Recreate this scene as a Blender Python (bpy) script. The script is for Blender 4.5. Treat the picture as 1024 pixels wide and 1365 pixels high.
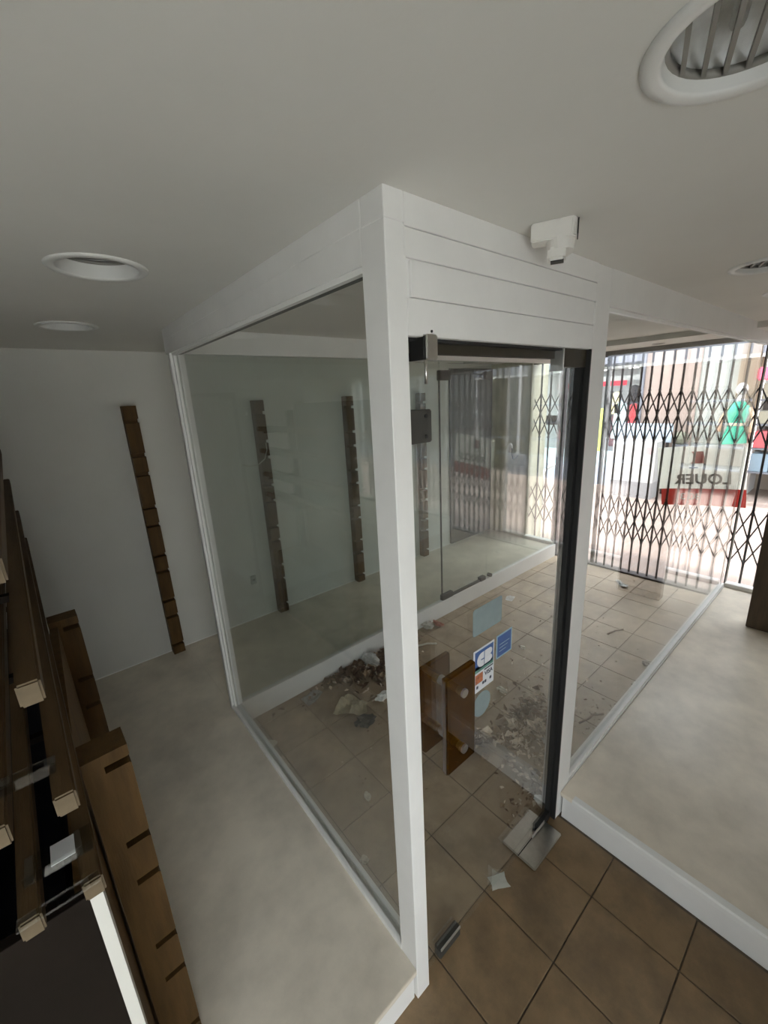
import bpy, bmesh, math, random
from mathutils import Vector, Matrix
from math import sin, cos, pi, radians
random.seed(7)
for o in list(bpy.data.objects): bpy.data.objects.remove(o, do_unlink=True)
SC = bpy.context.scene; COL = SC.collection

# ------------------------------------------------------------------ camera
F_PX, YAW, PITCH, ROLL = 547.33, radians(50.591), radians(-15.396), radians(-3.013)
CAM = Vector((-0.6064, -0.6914, 2.0009))
cd = bpy.data.cameras.new('camera'); cam = bpy.data.objects.new('camera', cd); COL.objects.link(cam)
cd.sensor_fit = 'HORIZONTAL'; cd.sensor_width = 36; cd.lens = F_PX/1024*36; cd.clip_start = 0.02; cd.clip_end = 200
fw = Vector((cos(YAW)*cos(PITCH), sin(YAW)*cos(PITCH), sin(PITCH))); rt = Vector((sin(YAW), -cos(YAW), 0)); up = rt.cross(fw)
r2 = cos(ROLL)*rt + sin(ROLL)*up; u2 = -sin(ROLL)*rt + cos(ROLL)*up
m = Matrix.Identity(4)
for i in range(3): m[i][0] = r2[i]; m[i][1] = u2[i]; m[i][2] = -fw[i]; m[i][3] = CAM[i]
cam.matrix_world = m; SC.camera = cam

# ------------------------------------------------------------------ light
w = bpy.data.worlds.new('sky'); SC.world = w; w.use_nodes = True
bg = w.node_tree.nodes['Background']; bg.inputs['Color'].default_value = (0.93, 0.96, 1.0, 1); bg.inputs['Strength'].default_value = 3.9
sd = bpy.data.lights.new('sun', 'SUN'); sd.energy = 3.0; sd.angle = radians(1.5); sd.color = (1, .95, .88)
so = bpy.data.objects.new('sun', sd); COL.objects.link(so); so.location = (2, 2, 12)
so.rotation_euler = Vector((0.12, -0.62, -1.0)).to_track_quat('-Z', 'Y').to_euler()
def portal(name, loc, sx, sy, rot=(0, radians(90), 0)):
    l = bpy.data.lights.new(name, 'AREA'); l.shape = 'RECTANGLE'; l.size = sx; l.size_y = sy; l.cycles.is_portal = True
    o = bpy.data.objects.new(name, l); COL.objects.link(o); o.location = loc
    o.rotation_euler = rot            # an area light faces -Z: turned to face into the room
portal('portal_entrance', (4.22, 0.83, 1.16), 2.3, 1.75)
portal('portal_shopfront', (4.22, -1.2, 1.25), 2.2, 2.4)
portal('portal_added_doorway', (-1.12, -1.76, 1.02), 1.55, 2.0, (radians(90), 0, 0))  # samples the sky through the added rear doorway
vs = SC.view_settings; vs.view_transform = 'Standard'; vs.look = 'None'; vs.gamma = 1; vs.use_curve_mapping = False
vs.exposure = 1.2
cy = SC.cycles; cy.max_bounces = 14; cy.diffuse_bounces = 8; cy.glossy_bounces = 6; cy.transparent_max_bounces = 40
cy.caustics_reflective = False; cy.caustics_refractive = False; cy.sample_clamp_indirect = 6.0

# ------------------------------------------------------------------ dimensions
H, W, HP, L, W2 = 2.395, 1.668, 0.147, 4.079, 2.657
XD0, XD1, ZD, ZG, XQ, XR = 0.056, 0.931, 2.13, 2.275, 1.045, 0.96
REAR = -2.5; XL = -1.25; RY = -1.6

# ------------------------------------------------------------------ materials
MATS = {}
def mat(name, col, rough=.6, var=.0, scale=6., bump=0., metal=0., spec=.5, rnd=0., col2=None, bscale=None, stretch=None):
    if name in MATS: return MATS[name]
    M = bpy.data.materials.new(name); M.use_nodes = True; nt = M.node_tree; N = nt.nodes; K = nt.links
    b = N['Principled BSDF']; b.inputs['Roughness'].default_value = rough; b.inputs['Metallic'].default_value = metal
    b.inputs['Specular IOR Level'].default_value = spec
    b.inputs['Base Color'].default_value = (*col, 1)
    tc = N.new('ShaderNodeTexCoord'); src = tc.outputs['Object']
    if stretch:
        mp = N.new('ShaderNodeMapping'); mp.inputs['Scale'].default_value = stretch; K.new(src, mp.inputs['Vector']); src = mp.outputs[0]
    if var or col2:
        n = N.new('ShaderNodeTexNoise'); n.inputs['Scale'].default_value = scale; n.inputs['Detail'].default_value = 6; n.inputs['Roughness'].default_value = .62
        K.new(src, n.inputs['Vector'])
        r = N.new('ShaderNodeValToRGB'); c2 = col2 or tuple(max(0, c*(1-var)) for c in col); c1 = tuple(min(1, c*(1+var*.5)) for c in col)
        r.color_ramp.elements[0].position = .33; r.color_ramp.elements[0].color = (*c2, 1)
        r.color_ramp.elements[1].position = .66; r.color_ramp.elements[1].color = (*c1, 1)
        K.new(n.outputs['Fac'], r.inputs['Fac']); out = r.outputs['Color']
        if rnd:
            oi = N.new('ShaderNodeObjectInfo'); h = N.new('ShaderNodeHueSaturation'); mr = N.new('ShaderNodeMapRange')
            mr.inputs['To Min'].default_value = 1-rnd; mr.inputs['To Max'].default_value = 1+rnd
            K.new(oi.outputs['Random'], mr.inputs['Value']); K.new(mr.outputs[0], h.inputs['Value']); K.new(out, h.inputs['Color']); out = h.outputs['Color']
        K.new(out, b.inputs['Base Color'])
    if bump:
        n2 = N.new('ShaderNodeTexNoise'); n2.inputs['Scale'].default_value = bscale or scale*8; n2.inputs['Detail'].default_value = 4
        K.new(src, n2.inputs['Vector'])
        bp = N.new('ShaderNodeBump'); bp.inputs['Strength'].default_value = bump; bp.inputs['Distance'].default_value = .004
        K.new(n2.outputs['Fac'], bp.inputs['Height']); K.new(bp.outputs[0], b.inputs['Normal'])
    MATS[name] = M; return M
def glass(name, tint=(.95, .975, .96), ior=1.5, rough=.0, haze=0.):
    """flat pane: clear transmission and Fresnel mirror on both faces"""
    if name in MATS: return MATS[name]
    M = bpy.data.materials.new(name); M.use_nodes = True; nt = M.node_tree; N = nt.nodes; K = nt.links
    N.remove(N['Principled BSDF']); out = N['Material Output']
    tr = N.new('ShaderNodeBsdfTransparent'); tr.inputs['Color'].default_value = (*tint, 1)
    gl = N.new('ShaderNodeBsdfGlossy'); gl.inputs['Roughness'].default_value = rough; gl.inputs['Color'].default_value = (1, 1, 1, 1)
    ge = N.new('ShaderNodeNewGeometry'); mx = N.new('ShaderNodeMix'); mx.data_type = 'FLOAT'
    mx.inputs[2].default_value = ior; mx.inputs[3].default_value = 1/ior
    K.new(ge.outputs['Backfacing'], mx.inputs[0])
    fr = N.new('ShaderNodeFresnel'); K.new(mx.outputs[0], fr.inputs['IOR'])
    ms = N.new('ShaderNodeMixShader'); K.new(fr.outputs[0], ms.inputs[0]); K.new(tr.outputs[0], ms.inputs[1]); K.new(gl.outputs[0], ms.inputs[2])
    last = ms.outputs[0]
    if haze:
        df = N.new('ShaderNodeBsdfDiffuse'); df.inputs['Color'].default_value = (.8, .8, .78, 1)
        tc = N.new('ShaderNodeTexCoord'); nz = N.new('ShaderNodeTexNoise'); nz.inputs['Scale'].default_value = 5; nz.inputs['Detail'].default_value = 8
        K.new(tc.outputs['Object'], nz.inputs['Vector']); mr = N.new('ShaderNodeMapRange'); mr.inputs['From Min'].default_value = .35; mr.inputs['From Max'].default_value = .75
        mr.inputs['To Max'].default_value = haze; K.new(nz.outputs['Fac'], mr.inputs['Value'])
        m2 = N.new('ShaderNodeMixShader'); K.new(mr.outputs[0], m2.inputs[0]); K.new(last, m2.inputs[1]); K.new(df.outputs[0], m2.inputs[2]); last = m2.outputs[0]
    K.new(last, out.inputs['Surface']); MATS[name] = M; return M
def emit(name, col, s):
    M = bpy.data.materials.new(name); M.use_nodes = True; b = M.node_tree.nodes['Principled BSDF']
    b.inputs['Base Color'].default_value = (*col, 1); b.inputs['Emission Color'].default_value = (*col, 1); b.inputs['Emission Strength'].default_value = s
    return M
def sheet_mat(name, col, tl=.5):
    M = bpy.data.materials.new(name); M.use_nodes = True; nt = M.node_tree; N = nt.nodes; K = nt.links
    N.remove(N['Principled BSDF']); d = N.new('ShaderNodeBsdfDiffuse'); t = N.new('ShaderNodeBsdfTranslucent'); ms = N.new('ShaderNodeMixShader')
    d.inputs['Color'].default_value = (*col, 1); t.inputs['Color'].default_value = (*col, 1); ms.inputs[0].default_value = tl
    K.new(d.outputs[0], ms.inputs[1]); K.new(t.outputs[0], ms.inputs[2]); K.new(ms.outputs[0], N['Material Output'].inputs['Surface']); return M

PAINT = mat('white_wall_paint', (.64, .635, .605), .75, .05, 1.6, .12, bscale=90)
CEIL = mat('ceiling_paint', (.70, .69, .655), .85, .05, 1.2, .1, bscale=70)
FRAME = mat('white_frame_paint', (.78, .775, .76), .45, .04, 5, .05)
LINO = mat('grey_platform_covering', (.72, .655, .555), .32, .2, 3.2, .08, bscale=60)
GROUT = mat('dark_grout', (.13, .105, .08), .95, .3, 20)
TILE = mat('brown_floor_tile', (.26, .175, .095), .5, .0, 7, .15, rnd=.1, col2=(.19, .125, .065), bscale=45)
TILED = mat('dusty_floor_tile', (.39, .30, .205), .6, .0, 7, .15, rnd=.07, col2=(.28, .21, .14), bscale=45)
WOODP = mat('brown_post_wood', (.095, .052, .017), .6, .3, 5, .2, spec=.2, stretch=(6, 6, .8))
WOODB = mat('bar_wood', (.085, .052, .023), .6, .3, 5, .15, spec=.2, stretch=(6, .8, 6))
NAVY = mat('navy_board', (.008, .012, .02), .7, .2, 4, spec=.2)
DARKB = mat('dark_brown_board', (.010, .007, .005), .8, .3, 4, spec=.1)
STEEL = mat('brushed_steel', (.62, .61, .58), .28, .1, 30, metal=1)
ALU = mat('satin_aluminium', (.72, .72, .70), .35, .05, 20, metal=.9)
WALU = mat('white_aluminium', (.80, .80, .78), .35, .03, 9)
BLACK = mat('black_rubber', (.012, .012, .012), .6)
GREYB = mat('dark_grey_box', (.045, .043, .038), .6, .1, 20)
BRONZE = mat('dark_bronze', (.035, .028, .016), .55, .2, 20, metal=.0)
GATE = mat('gate_iron', (.050, .044, .048), .5, .3, 20, metal=.3)
GLASS = glass('clear_glass', (.975, .987, .98), haze=.012)
GLASSF = glass('green_tinted_glass', (.92, .95, .935), haze=.01)
AMBER = glass('amber_acrylic', (.50, .32, .03), 1.49)
CLEARP = glass('clear_acrylic', (.93, .95, .95), 1.49)
LAMPW = mat('lamp_white_plastic', (.70, .70, .68), .4, .03, 10)
LAMPR = mat('lamp_reflector', (.88, .89, .88), .35, .12, 30)
LAMPD = mat('lamp_dull_reflector', (.38, .37, .34), .4, .2, 20)
LAMPG = mat('lamp_grey_baffle', (.22, .21, .19), .5)
PLASTIC = mat('warm_white_plastic', (.74, .72, .68), .45, .04, 14)

# ------------------------------------------------------------------ mesh helpers
def bm_box(bm, x0, x1, y0, y1, z0, z1):
    r = bmesh.ops.create_cube(bm, size=1)
    bmesh.ops.scale(bm, vec=(x1-x0, y1-y0, z1-z0), verts=r['verts'])
    bmesh.ops.translate(bm, vec=((x0+x1)/2, (y0+y1)/2, (z0+z1)/2), verts=r['verts']); return r['verts']
def bm_cyl(bm, p, q, r0, r1=None, seg=16, caps=True):
    p = Vector(p); q = Vector(q); d = q-p
    r = bmesh.ops.create_cone(bm, cap_ends=caps, segments=seg, radius1=r0, radius2=r0 if r1 is None else r1, depth=d.length)
    bmesh.ops.transform(bm, matrix=Matrix.Translation((p+q)/2) @ d.to_track_quat('Z', 'Y').to_matrix().to_4x4(), verts=r['verts']); return r['verts']
def bm_tube(bm, pts, r, seg=8):
    pts = [Vector(p) for p in pts]; rings = []
    for i, p in enumerate(pts):
        d = (pts[min(i+1, len(pts)-1)]-pts[max(i-1, 0)]).normalized(); q = d.to_track_quat('Z', 'Y')
        rings.append([bm.verts.new(p+q @ Vector((cos(2*pi*k/seg)*r, sin(2*pi*k/seg)*r, 0))) for k in range(seg)])
    for a, b in zip(rings, rings[1:]):
        for k in range(seg): bm.faces.new((a[k], a[(k+1) % seg], b[(k+1) % seg], b[k]))
    bm.faces.new(rings[0][::-1]); bm.faces.new(rings[-1])
def bm_lathe(bm, prof, c=(0, 0, 0), seg=40):
    rings = [[bm.verts.new((c[0]+r*cos(2*pi*k/seg), c[1]+r*sin(2*pi*k/seg), c[2]+z)) for k in range(seg)] for r, z in prof]
    for a, b in zip(rings, rings[1:]):
        for k in range(seg): bm.faces.new((a[k], a[(k+1) % seg], b[(k+1) % seg], b[k]))
    return rings
def bm_prism(bm, poly, axis, a, b):
    """poly in the two other axes (order xyz without axis), extruded from a to b"""
    def P(u, v, t): return {'x': (t, u, v), 'y': (u, t, v), 'z': (u, v, t)}[axis]
    A = [bm.verts.new(P(u, v, a)) for u, v in poly]; B = [bm.verts.new(P(u, v, b)) for u, v in poly]; n = len(poly)
    bm.faces.new(A); bm.faces.new(B[::-1])
    for k in range(n): bm.faces.new((A[k], B[k], B[(k+1) % n], A[(k+1) % n]))
    bmesh.ops.recalc_face_normals(bm, faces=bm.faces)
def to_mesh(bm, name, bevel=0., seg=2):
    if bevel: bmesh.ops.bevel(bm, geom=list(bm.edges), offset=bevel, segments=seg, affect='EDGES', clamp_overlap=True)
    bmesh.ops.recalc_face_normals(bm, faces=bm.faces)
    me = bpy.data.meshes.new(name); bm.to_mesh(me); bm.free(); return me
def obj(name, me, m, parent=None, label=None, cat=None, group=None, kind=None, smooth=False, loc=None, rot=None):
    if isinstance(me, bmesh.types.BMesh): me = to_mesh(me, name)
    if m and not me.materials: me.materials.append(m)
    if smooth:
        for p in me.polygons: p.use_smooth = True
    o = bpy.data.objects.new(name, me); COL.objects.link(o)
    if parent: o.parent = parent
    if loc: o.location = loc
    if rot: o.rotation_euler = rot
    return tag(o, label, cat, group, kind)
def tag(o, label=None, cat=None, group=None, kind=None):
    if label: o['label'] = label
    if cat: o['category'] = cat
    if group: o['group'] = group
    if kind: o['kind'] = kind
    return o
def thing(name, label=None, cat=None, loc=(0, 0, 0), rot=(0, 0, 0), group=None, kind=None):
    o = bpy.data.objects.new(name, None); COL.objects.link(o); o.empty_display_size = .1; o.location = loc; o.rotation_euler = rot
    return tag(o, label, cat, group, kind)
def boxo(name, b, m, parent=None, bevel=0., **k):
    bm = bmesh.new(); bm_box(bm, *b); return obj(name, to_mesh(bm, name, bevel), m, parent, **k)
def cylo(name, p, q, r, m, parent=None, r1=None, seg=20, smooth=True, **k):
    bm = bmesh.new(); bm_cyl(bm, p, q, r, r1, seg); me = to_mesh(bm, name)
    o = obj(name, me, m, parent, **k)
    for f in me.polygons: f.use_smooth = smooth and len(f.vertices) == 4
    return o
def tubeo(name, pts, r, m, parent=None, seg=8, **k):
    bm = bmesh.new(); bm_tube(bm, pts, r, seg); return obj(name, bm, m, parent, smooth=True, **k)
FONT = {}
def texto(name, body, size, m, parent, M, extrude=.0006, xs=1., shear=0, bold=0):
    cu = bpy.data.curves.new(name, 'FONT'); cu.body = body; cu.size = size; cu.extrude = extrude; cu.align_x = 'CENTER'; cu.align_y = 'CENTER'; cu.shear = shear; cu.offset = bold
    t = bpy.data.objects.new(name, cu); COL.objects.link(t); dg = bpy.context.evaluated_depsgraph_get()
    me = bpy.data.meshes.new_from_object(t.evaluated_get(dg)); bpy.data.objects.remove(t); bpy.data.curves.remove(cu)
    me.transform(M @ Matrix.Diagonal((xs, 1, 1, 1))); me.materials.clear()
    return obj(name, me, m, parent)
def basis(o, x, y):
    x = Vector(x).normalized(); y = Vector(y).normalized(); z = x.cross(y); M = Matrix.Identity(4)
    for i in range(3): M[i][0] = x[i]; M[i][1] = y[i]; M[i][2] = z[i]; M[i][3] = o[i]
    return M
def copy_tree(o, parent=None):
    c = o.copy(); COL.objects.link(c); c.parent = parent
    for ch in list(o.children): copy_tree(ch, c)
    return c

# ================================================================== STRUCTURE
# ---- floor: grout slab with every tile in view laid on it
fl = boxo('floor', (-3.3, L+.06, REAR, W2, -.12, -.006), GROUT, label='sandy square floor tiles with dark grout lines running through the entrance', kind='structure')
PT = .305; G = .0045; tiles = {}
def lay(x0, x1, y0, y1, TM):
    k0 = math.floor((x0-.435)/PT)-1
    for i in range(k0, k0+40):
        a, b = .435+i*PT, .435+(i+1)*PT; a, b = max(a, x0), min(b, x1)
        if b-a < .02: continue
        for j in range(-12, 12):
            c, d = .35+j*PT*.995, .35+(j+1)*PT*.995; c, d = max(c, y0), min(d, y1)
            if d-c < .02: continue
            key = (round(b-a, 3), round(d-c, 3), TM.name)
            if key not in tiles:
                bm = bmesh.new(); bm_box(bm, -(b-a)/2+G/2, (b-a)/2-G/2, -(d-c)/2+G/2, (d-c)/2-G/2, -.014, 0)
                tiles[key] = to_mesh(bm, 'tile', .0018, 1); tiles[key].materials.append(TM)
            t = bpy.data.objects.new('tile', tiles[key]); COL.objects.link(t); t.parent = fl
            t.location = ((a+b)/2, (c+d)/2, random.uniform(-.0012, 0)); t.rotation_euler = (random.uniform(-.002, .002), random.uniform(-.002, .002), 0)
YT = .35-PT*.995; lay(-.01, L+.02, YT, W, TILED); lay(XR, L+.02, 0, YT, TILED); lay(-.9, XR, -1.1, YT, TILE)
boxo('bounce_floor_rear', (-3.2, XR, RY, -1.1, -.02, -.001), LINO, label='unseen shop floor behind the camera, made pale to bounce light', kind='structure')  # out of view, kept pale to throw light up at the ceiling
# tile material: dirt patches in place (object space is per tile, so use the world position)
for TM, DC in ((TILE, (.12, .085, .05, 1)), (TILED, (.18, .135, .095, 1))):
    nt = TM.node_tree; N = nt.nodes; K = nt.links
    ge = N.new('ShaderNodeNewGeometry')
    for n in N:
        if n.type == 'TEX_NOISE': K.new(ge.outputs['Position'], n.inputs['Vector'])
    dn = N.new('ShaderNodeTexNoise'); dn.inputs['Scale'].default_value = 2.6; dn.inputs['Detail'].default_value = 9; dn.inputs['Roughness'].default_value = .7; K.new(ge.outputs['Position'], dn.inputs['Vector'])
    dr = N.new('ShaderNodeValToRGB'); dr.color_ramp.elements[0].position = .47; dr.color_ramp.elements[0].color = (0, 0, 0, 1); dr.color_ramp.elements[1].position = .66; dr.color_ramp.elements[1].color = (.75, .75, .75, 1)
    K.new(dn.outputs['Fac'], dr.inputs['Fac'])
    mx = N.new('ShaderNodeMix'); mx.data_type = 'RGBA'; b = N['Principled BSDF']; prev = b.inputs['Base Color'].links[0].from_socket
    K.new(dr.outputs['Color'], mx.inputs[0]); K.new(prev, mx.inputs[6]); mx.inputs[7].default_value = DC; K.new(mx.outputs[2], b.inputs['Base Color'])

# ---- raised display platforms
t = thing('display_platform', 'low white platform with grey covering left of the glass booth', 'platform', kind='structure')
boxo('platform_top', (XL, 0, 0, W2, HP-.022, HP), LINO, t, .002); boxo('riser', (XL, -.006, .012, W2, -.006, HP-.022), FRAME, t)
t = thing('display_platform', 'low platform with metal edge strip running right towards the street', 'platform', kind='structure')
boxo('platform_top', (XR, L-.03, REAR, -.002, HP-.022, HP-.001), LINO, t, .002); boxo('riser', (XR+.012, L-.03, REAR, -.01, -.006, HP-.022), FRAME, t)
bm = bmesh.new(); bm_prism(bm, [(XR-.003, HP-.026), (XR+.014, HP-.026), (XR+.014, HP-.002), (XR+.03, HP-.001), (XR+.03, HP+.0025), (XR+.002, HP+.0025), (XR-.003, HP-.004)], 'y', REAR, -.06)
obj('edge_strip', bm, WALU, t)
t = thing('display_platform', 'raised window display floor behind the far glass', 'platform', kind='structure')
boxo('platform_top', (0, L-.02, W+.012, W2, HP-.022, HP), LINO, t); boxo('kerb', (-.0, L-.02, W-.002, W+.04, -.006, HP+.008), FRAME, t, .002)

# ---- walls and ceiling
boxo('wall_back', (XL, L+.35, W2, W2+.12, -.1, H+.05), PAINT, label='plain white wall behind the notched posts', kind='structure')
boxo('wall_left', (XL-.12, XL, -.2, W2+.12, -.1, H+.05), PAINT, label='white wall beside the shelving', kind='structure')
RX0, RX1, XW = -1.9, -.35, -3.2
t = thing('wall_rear', 'white rear wall of the shop with an added opening for light', kind='structure')  # the doorway opening in this wall is added for the room light
boxo('wall_part', (XW-.12, RX0, RY-.12, RY, -.1, H+.05), PAINT, t); boxo('wall_part', (RX1, -.05, RY-.12, RY, -.1, H+.05), PAINT, t); boxo('wall_part', (-.17, L+.1, -2.62, -2.5, -.1, H+.05), PAINT, t); boxo('wall_part', (-.17, -.05, -2.5, RY-.12, -.1, H+.05), PAINT, t); boxo('wall_part', (RX0, RX1, RY-.12, RY, 2.05, H+.05), PAINT, t)
t = thing('wall_side', 'white walls of the shop area left of the camera', kind='structure')
boxo('wall_part', (XW-.12, XW, RY, -.2, -.1, H+.05), PAINT, t); boxo('wall_part', (XW-.12, XL-.12, -.2, -.08, -.1, H+.05), PAINT, t)
t = thing('added_doorway', 'glazed doorway added out of view to light the room', kind='structure')  # unseen doorway added as the light source behind the camera
for x in (RX0, (RX0+RX1)/2-.025, RX1-.05): boxo('stile', (x, x+.05, RY-.08, RY-.03, 0, 2.05), WALU, t)
boxo('door_head', (RX0, RX1, RY-.08, RY-.03, 2.0, 2.05), WALU, t)
for x0, x1 in ((RX0+.05, (RX0+RX1)/2-.025), ((RX0+RX1)/2+.025, RX1-.05)): boxo('pane', (x0, x1, RY-.06, RY-.052, .0, 2.0), GLASS, t)
boxo('sky_block_canopy', (RX0-1, RX1+1, RY-1.0, RY-.12, 2.35, 2.45), PAINT, label='unseen canopy added to cut high sky light at the rear doorway', kind='structure')  # added out of view to keep high sky off the shop floor
BOUNCE = mat('pale_bounce_ground', (.78, .77, .74), .8, .1, 3)  # high albedo so the added ground bounces light upward
boxo('bounce_paving', (-5, -.2, -9, RY-.12, -.2, -.012), BOUNCE, label='unseen pale ground added to bounce light into the shop', kind='structure')  # added ground out of view, bounces light in through the doorway
boxo('bounce_wall', (-5, -.2, -9.2, -9, -.2, 2.6), PAINT, label='unseen white wall added to bounce light through the rear doorway', kind='structure')  # added out of view, its white face reflects sun towards the doorway
boxo('sky_block_upper', (3.62, L+.16, REAR-.12, 9, H+.31, 4.6), PAINT, label='unseen upper storeys added to block sky light over the street', kind='structure')  # added above the view, height set by how much sky it blocks
boxo('baseboard_back', (XL, L-.2, W2-.006, W2, HP, HP+.007), WALU, label='thin white strip along the foot of the wall', kind='structure')
LIGHTS = [(-.37, .80, .125), (-.385, 1.785, .12), (.145, -.523, .125), (1.535, -.345, .13), (2.27, -.335, .13)]
bm = bmesh.new(); bm_box(bm, -3.32, 3.62, RY-.12, W2+.12, H, H+.14); bm_box(bm, -.17, 3.62, REAR-.12, RY-.12, H, H+.14); ce = obj('ceiling', bm, CEIL, label='plain off-white ceiling with round recessed lights', kind='structure')
cut = []
for x, y, r in LIGHTS:
    bm = bmesh.new(); bm_cyl(bm, (x, y, H-.1), (x, y, H+.3), r*.86, seg=48); c = obj('cutter', bm, None); cut.append(c)
    md = ce.modifiers.new('hole', 'BOOLEAN'); md.object = c; md.solver = 'EXACT'
bpy.context.view_layer.update(); dg = bpy.context.evaluated_depsgraph_get()
me = bpy.data.meshes.new_from_object(ce.evaluated_get(dg)); ce.modifiers.clear(); ce.data = me
for c in cut: bpy.data.objects.remove(c, do_unlink=True)
boxo('roof', (-3.32, 3.62, RY-.12, W2+.12, H+.16, H+.3), CEIL, label='roof slab over the shop ceiling', kind='structure')
boxo('roof_rear', (-.17, 3.62, REAR-.12, RY-.12, H+.16, H+.3), CEIL, label='roof slab over the rear corner', kind='structure')
boxo('soffit', (3.49, L+.16, REAR-.12, W2+.12, 2.352, H+.3), CEIL, label='lowered ceiling band just inside the shop front', kind='structure')
# stone pillar and shop front end wall
STONE = mat('beige_stone', (.74, .69, .55), .85, .25, 7, .4, bscale=40, stretch=(1, 1, .35))
boxo('wall_right', (L-.03, L+.35, 2.08, W2, -.1, 2.36), STONE, label='beige rendered pillar at the end of the shop front', kind='structure')
boxo('wall_front', (L-.03, L+.1, REAR-.12, -2.4, -.1, 2.36), PAINT, label='shop front wall beyond the display window', kind='structure')

# ---- booth frame: posts and headers
t = thing('trim_1', 'white square corner post of the glass booth between left pane and door', 'post', kind='structure')
bm = bmesh.new(); bm_box(bm, 0, XD0, 0, .078, 0, H); obj('post', to_mesh(bm, 'post', .0015, 1), FRAME, t)
boxo('corner_cap', (-.003, .05, -.003, .07, ZG+.066, H), FRAME, t, .001)
s = boxo('strike_box', (XD0-.004, .125, -.0, .052, 1.895, 1.972), GREYB, t, .003, label='dark grey lock keeper box')
for z in (1.91, 1.957): cylo('screw', (.103, -.003, z), (.103, .001, z), .0045, BLACK, s)
t = thing('trim_2', 'slim white post between the glass door and right pane', 'post', kind='structure')
boxo('post', (XD1, XQ, 0, .075, 0, H), FRAME, t, .0015)
boxo('door_rubber', (XD1-.016, XD1, .022, .06, 0, ZD), BLACK, t, label='black sealing strip')
boxo('door_channel', (XD1-.006, XD1+.001, .0, .02, 0, ZD), BLACK, t)
t = thing('trim_3', 'white header panel above the glass door', 'header', kind='structure')
boxo('header_board', (XD0, XD1, .006, .075, ZD, H), FRAME, t)
boxo('upper_panel', (.05, XD1, -.001, .02, 2.281, 2.335), FRAME, t, .0012); boxo('top_rail', (.05, XD1, -.003, .02, 2.3365, H), FRAME, t, .001)
boxo('inset_panel', (.067, .922, -.0025, .02, 2.2065, 2.2765), FRAME, t, .0012); boxo('lower_rail', (XD0, XD1, .0, .02, ZD, 2.2045), FRAME, t, .001)
boxo('patch', (.92, .934, -.004, .0, 2.212, 2.275), WALU, t, .001, label='bare white strip')
boxo('dark_reveal', (XD0, XD1, .02, .07, ZD-.006, ZD), BLACK, t); boxo('door_track', (XD0, XD1, .045, .065, ZD-.03, ZD-.004), BRONZE, t)
kb = boxo('bolt_keeper', (.108, .146, -.004, .05, 2.082, 2.136), STEEL, t, .003, label='chrome bolt keeper'); boxo('keeper_side', (.101, .108, .0, .05, 2.082, 2.135), BLACK, kb)
cylo('bolt_rod', (.128, .02, 2.03), (.128, .02, 2.085), .004, STEEL, kb); cylo('screw', (.128, -.002, 2.142), (.128, .004, 2.142), .003, BLACK, kb)
boxo('pivot_patch', (.772, XD1-.004, .015, .06, 2.072, ZD), BRONZE, t, .002, label='dark bronze top pivot plate')
boxo('pivot_end', (.765, .772, .015, .06, 2.06, ZD), ALU, t, .001)

t = thing('window_1', 'large left glass pane of the booth in a white frame', 'window', kind='structure')
boxo('header', (0, .06, .078, W, ZG, H), FRAME, t); boxo('header_rail', (-.003, 0, .072, W, ZG+.068, H), FRAME, t, .001)
boxo('glazing_strip', (.006, .022, .078, W, ZG-.012, ZG), WALU, t); boxo('glazing_gap', (.028, .05, .078, W, ZG-.008, ZG), BLACK, t)
boxo('far_jamb', (-.004, .012, W-.005, W+.03, HP, ZG), FRAME, t); boxo('jamb_strip', (.008, .02, W-.022, W-.006, HP, ZG), WALU, t, .001)
boxo('jamb_inner', (.03, .06, W-.02, W+.0, HP, ZG), FRAME, t)
boxo('sill_channel', (-.002, .014, .074, W, HP-.01, HP+.024), WALU, t, .002); boxo('sill_groove', (.014, .034, .074, W, HP-.02, HP+.016), ALU, t)
boxo('sill_inner', (.034, .05, .074, W, -.005, HP+.02), WALU, t, .001)
boxo('pane', (.02, .028, .07, W-.004, HP, ZG+.01), GLASS, t)
t = thing('window_2', 'long right glass pane of the booth reaching towards the street gate', 'window', kind='structure')
boxo('header', (XQ, 3.5, 0, .06, ZG, H), FRAME, t); boxo('header_street_end', (3.5, L, 0, .06, ZG, 2.36), FRAME, t)
boxo('header_trim', (XQ, L, .012, .024, ZG-.012, ZG), WALU, t, .001)
boxo('base_rail', (XR, L-.04, -.001, .055, 0, HP+.004), FRAME, t); boxo('sill_channel', (XQ-.012, L-.03, .004, .02, HP, HP+.026), WALU, t, .002)
boxo('pane', (XQ, L-.03, .02, .028, HP, ZG+.01), GLASS, t)

t = thing('window_3', 'far glass screen dividing the entrance from the window display', 'window', kind='structure')
boxo('header', (.0, 3.5, W, W+.08, ZG, H), FRAME, t); boxo('header_street_end', (3.5, L, W, W+.08, ZG, 2.36), FRAME, t)
boxo('left_pane', (.02, 1.994, W+.012, W+.022, HP, ZG+.01), GLASSF, t); boxo('right_pane', (2.676, L-.02, W+.012, W+.022, HP, ZG+.01), GLASSF, t)
boxo('top_pane', (1.994, 2.676, W+.012, W+.022, 2.17, ZG+.01), GLASSF, t)
d = boxo('access_door', (2.0, 2.67, W+.012, W+.022, HP+.02, 2.164), GLASSF, t, label='small glass door into the display')
boxo('bottom_hinge', (1.985, 2.13, W-.003, W+.034, HP+.008, HP+.062), GREYB, d, .003); boxo('bottom_rail', (2.13, 2.56, W+.002, W+.03, HP+.008, HP+.028), GREYB, d, .002)
boxo('lock', (2.55, 2.63, W-.012, W+.034, HP+.012, HP+.055), GREYB, d, .004); cylo('lock_stud', (2.72, W-.01, HP+.03), (2.72, W+.03, HP+.03), .02, GREYB, d)
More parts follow.
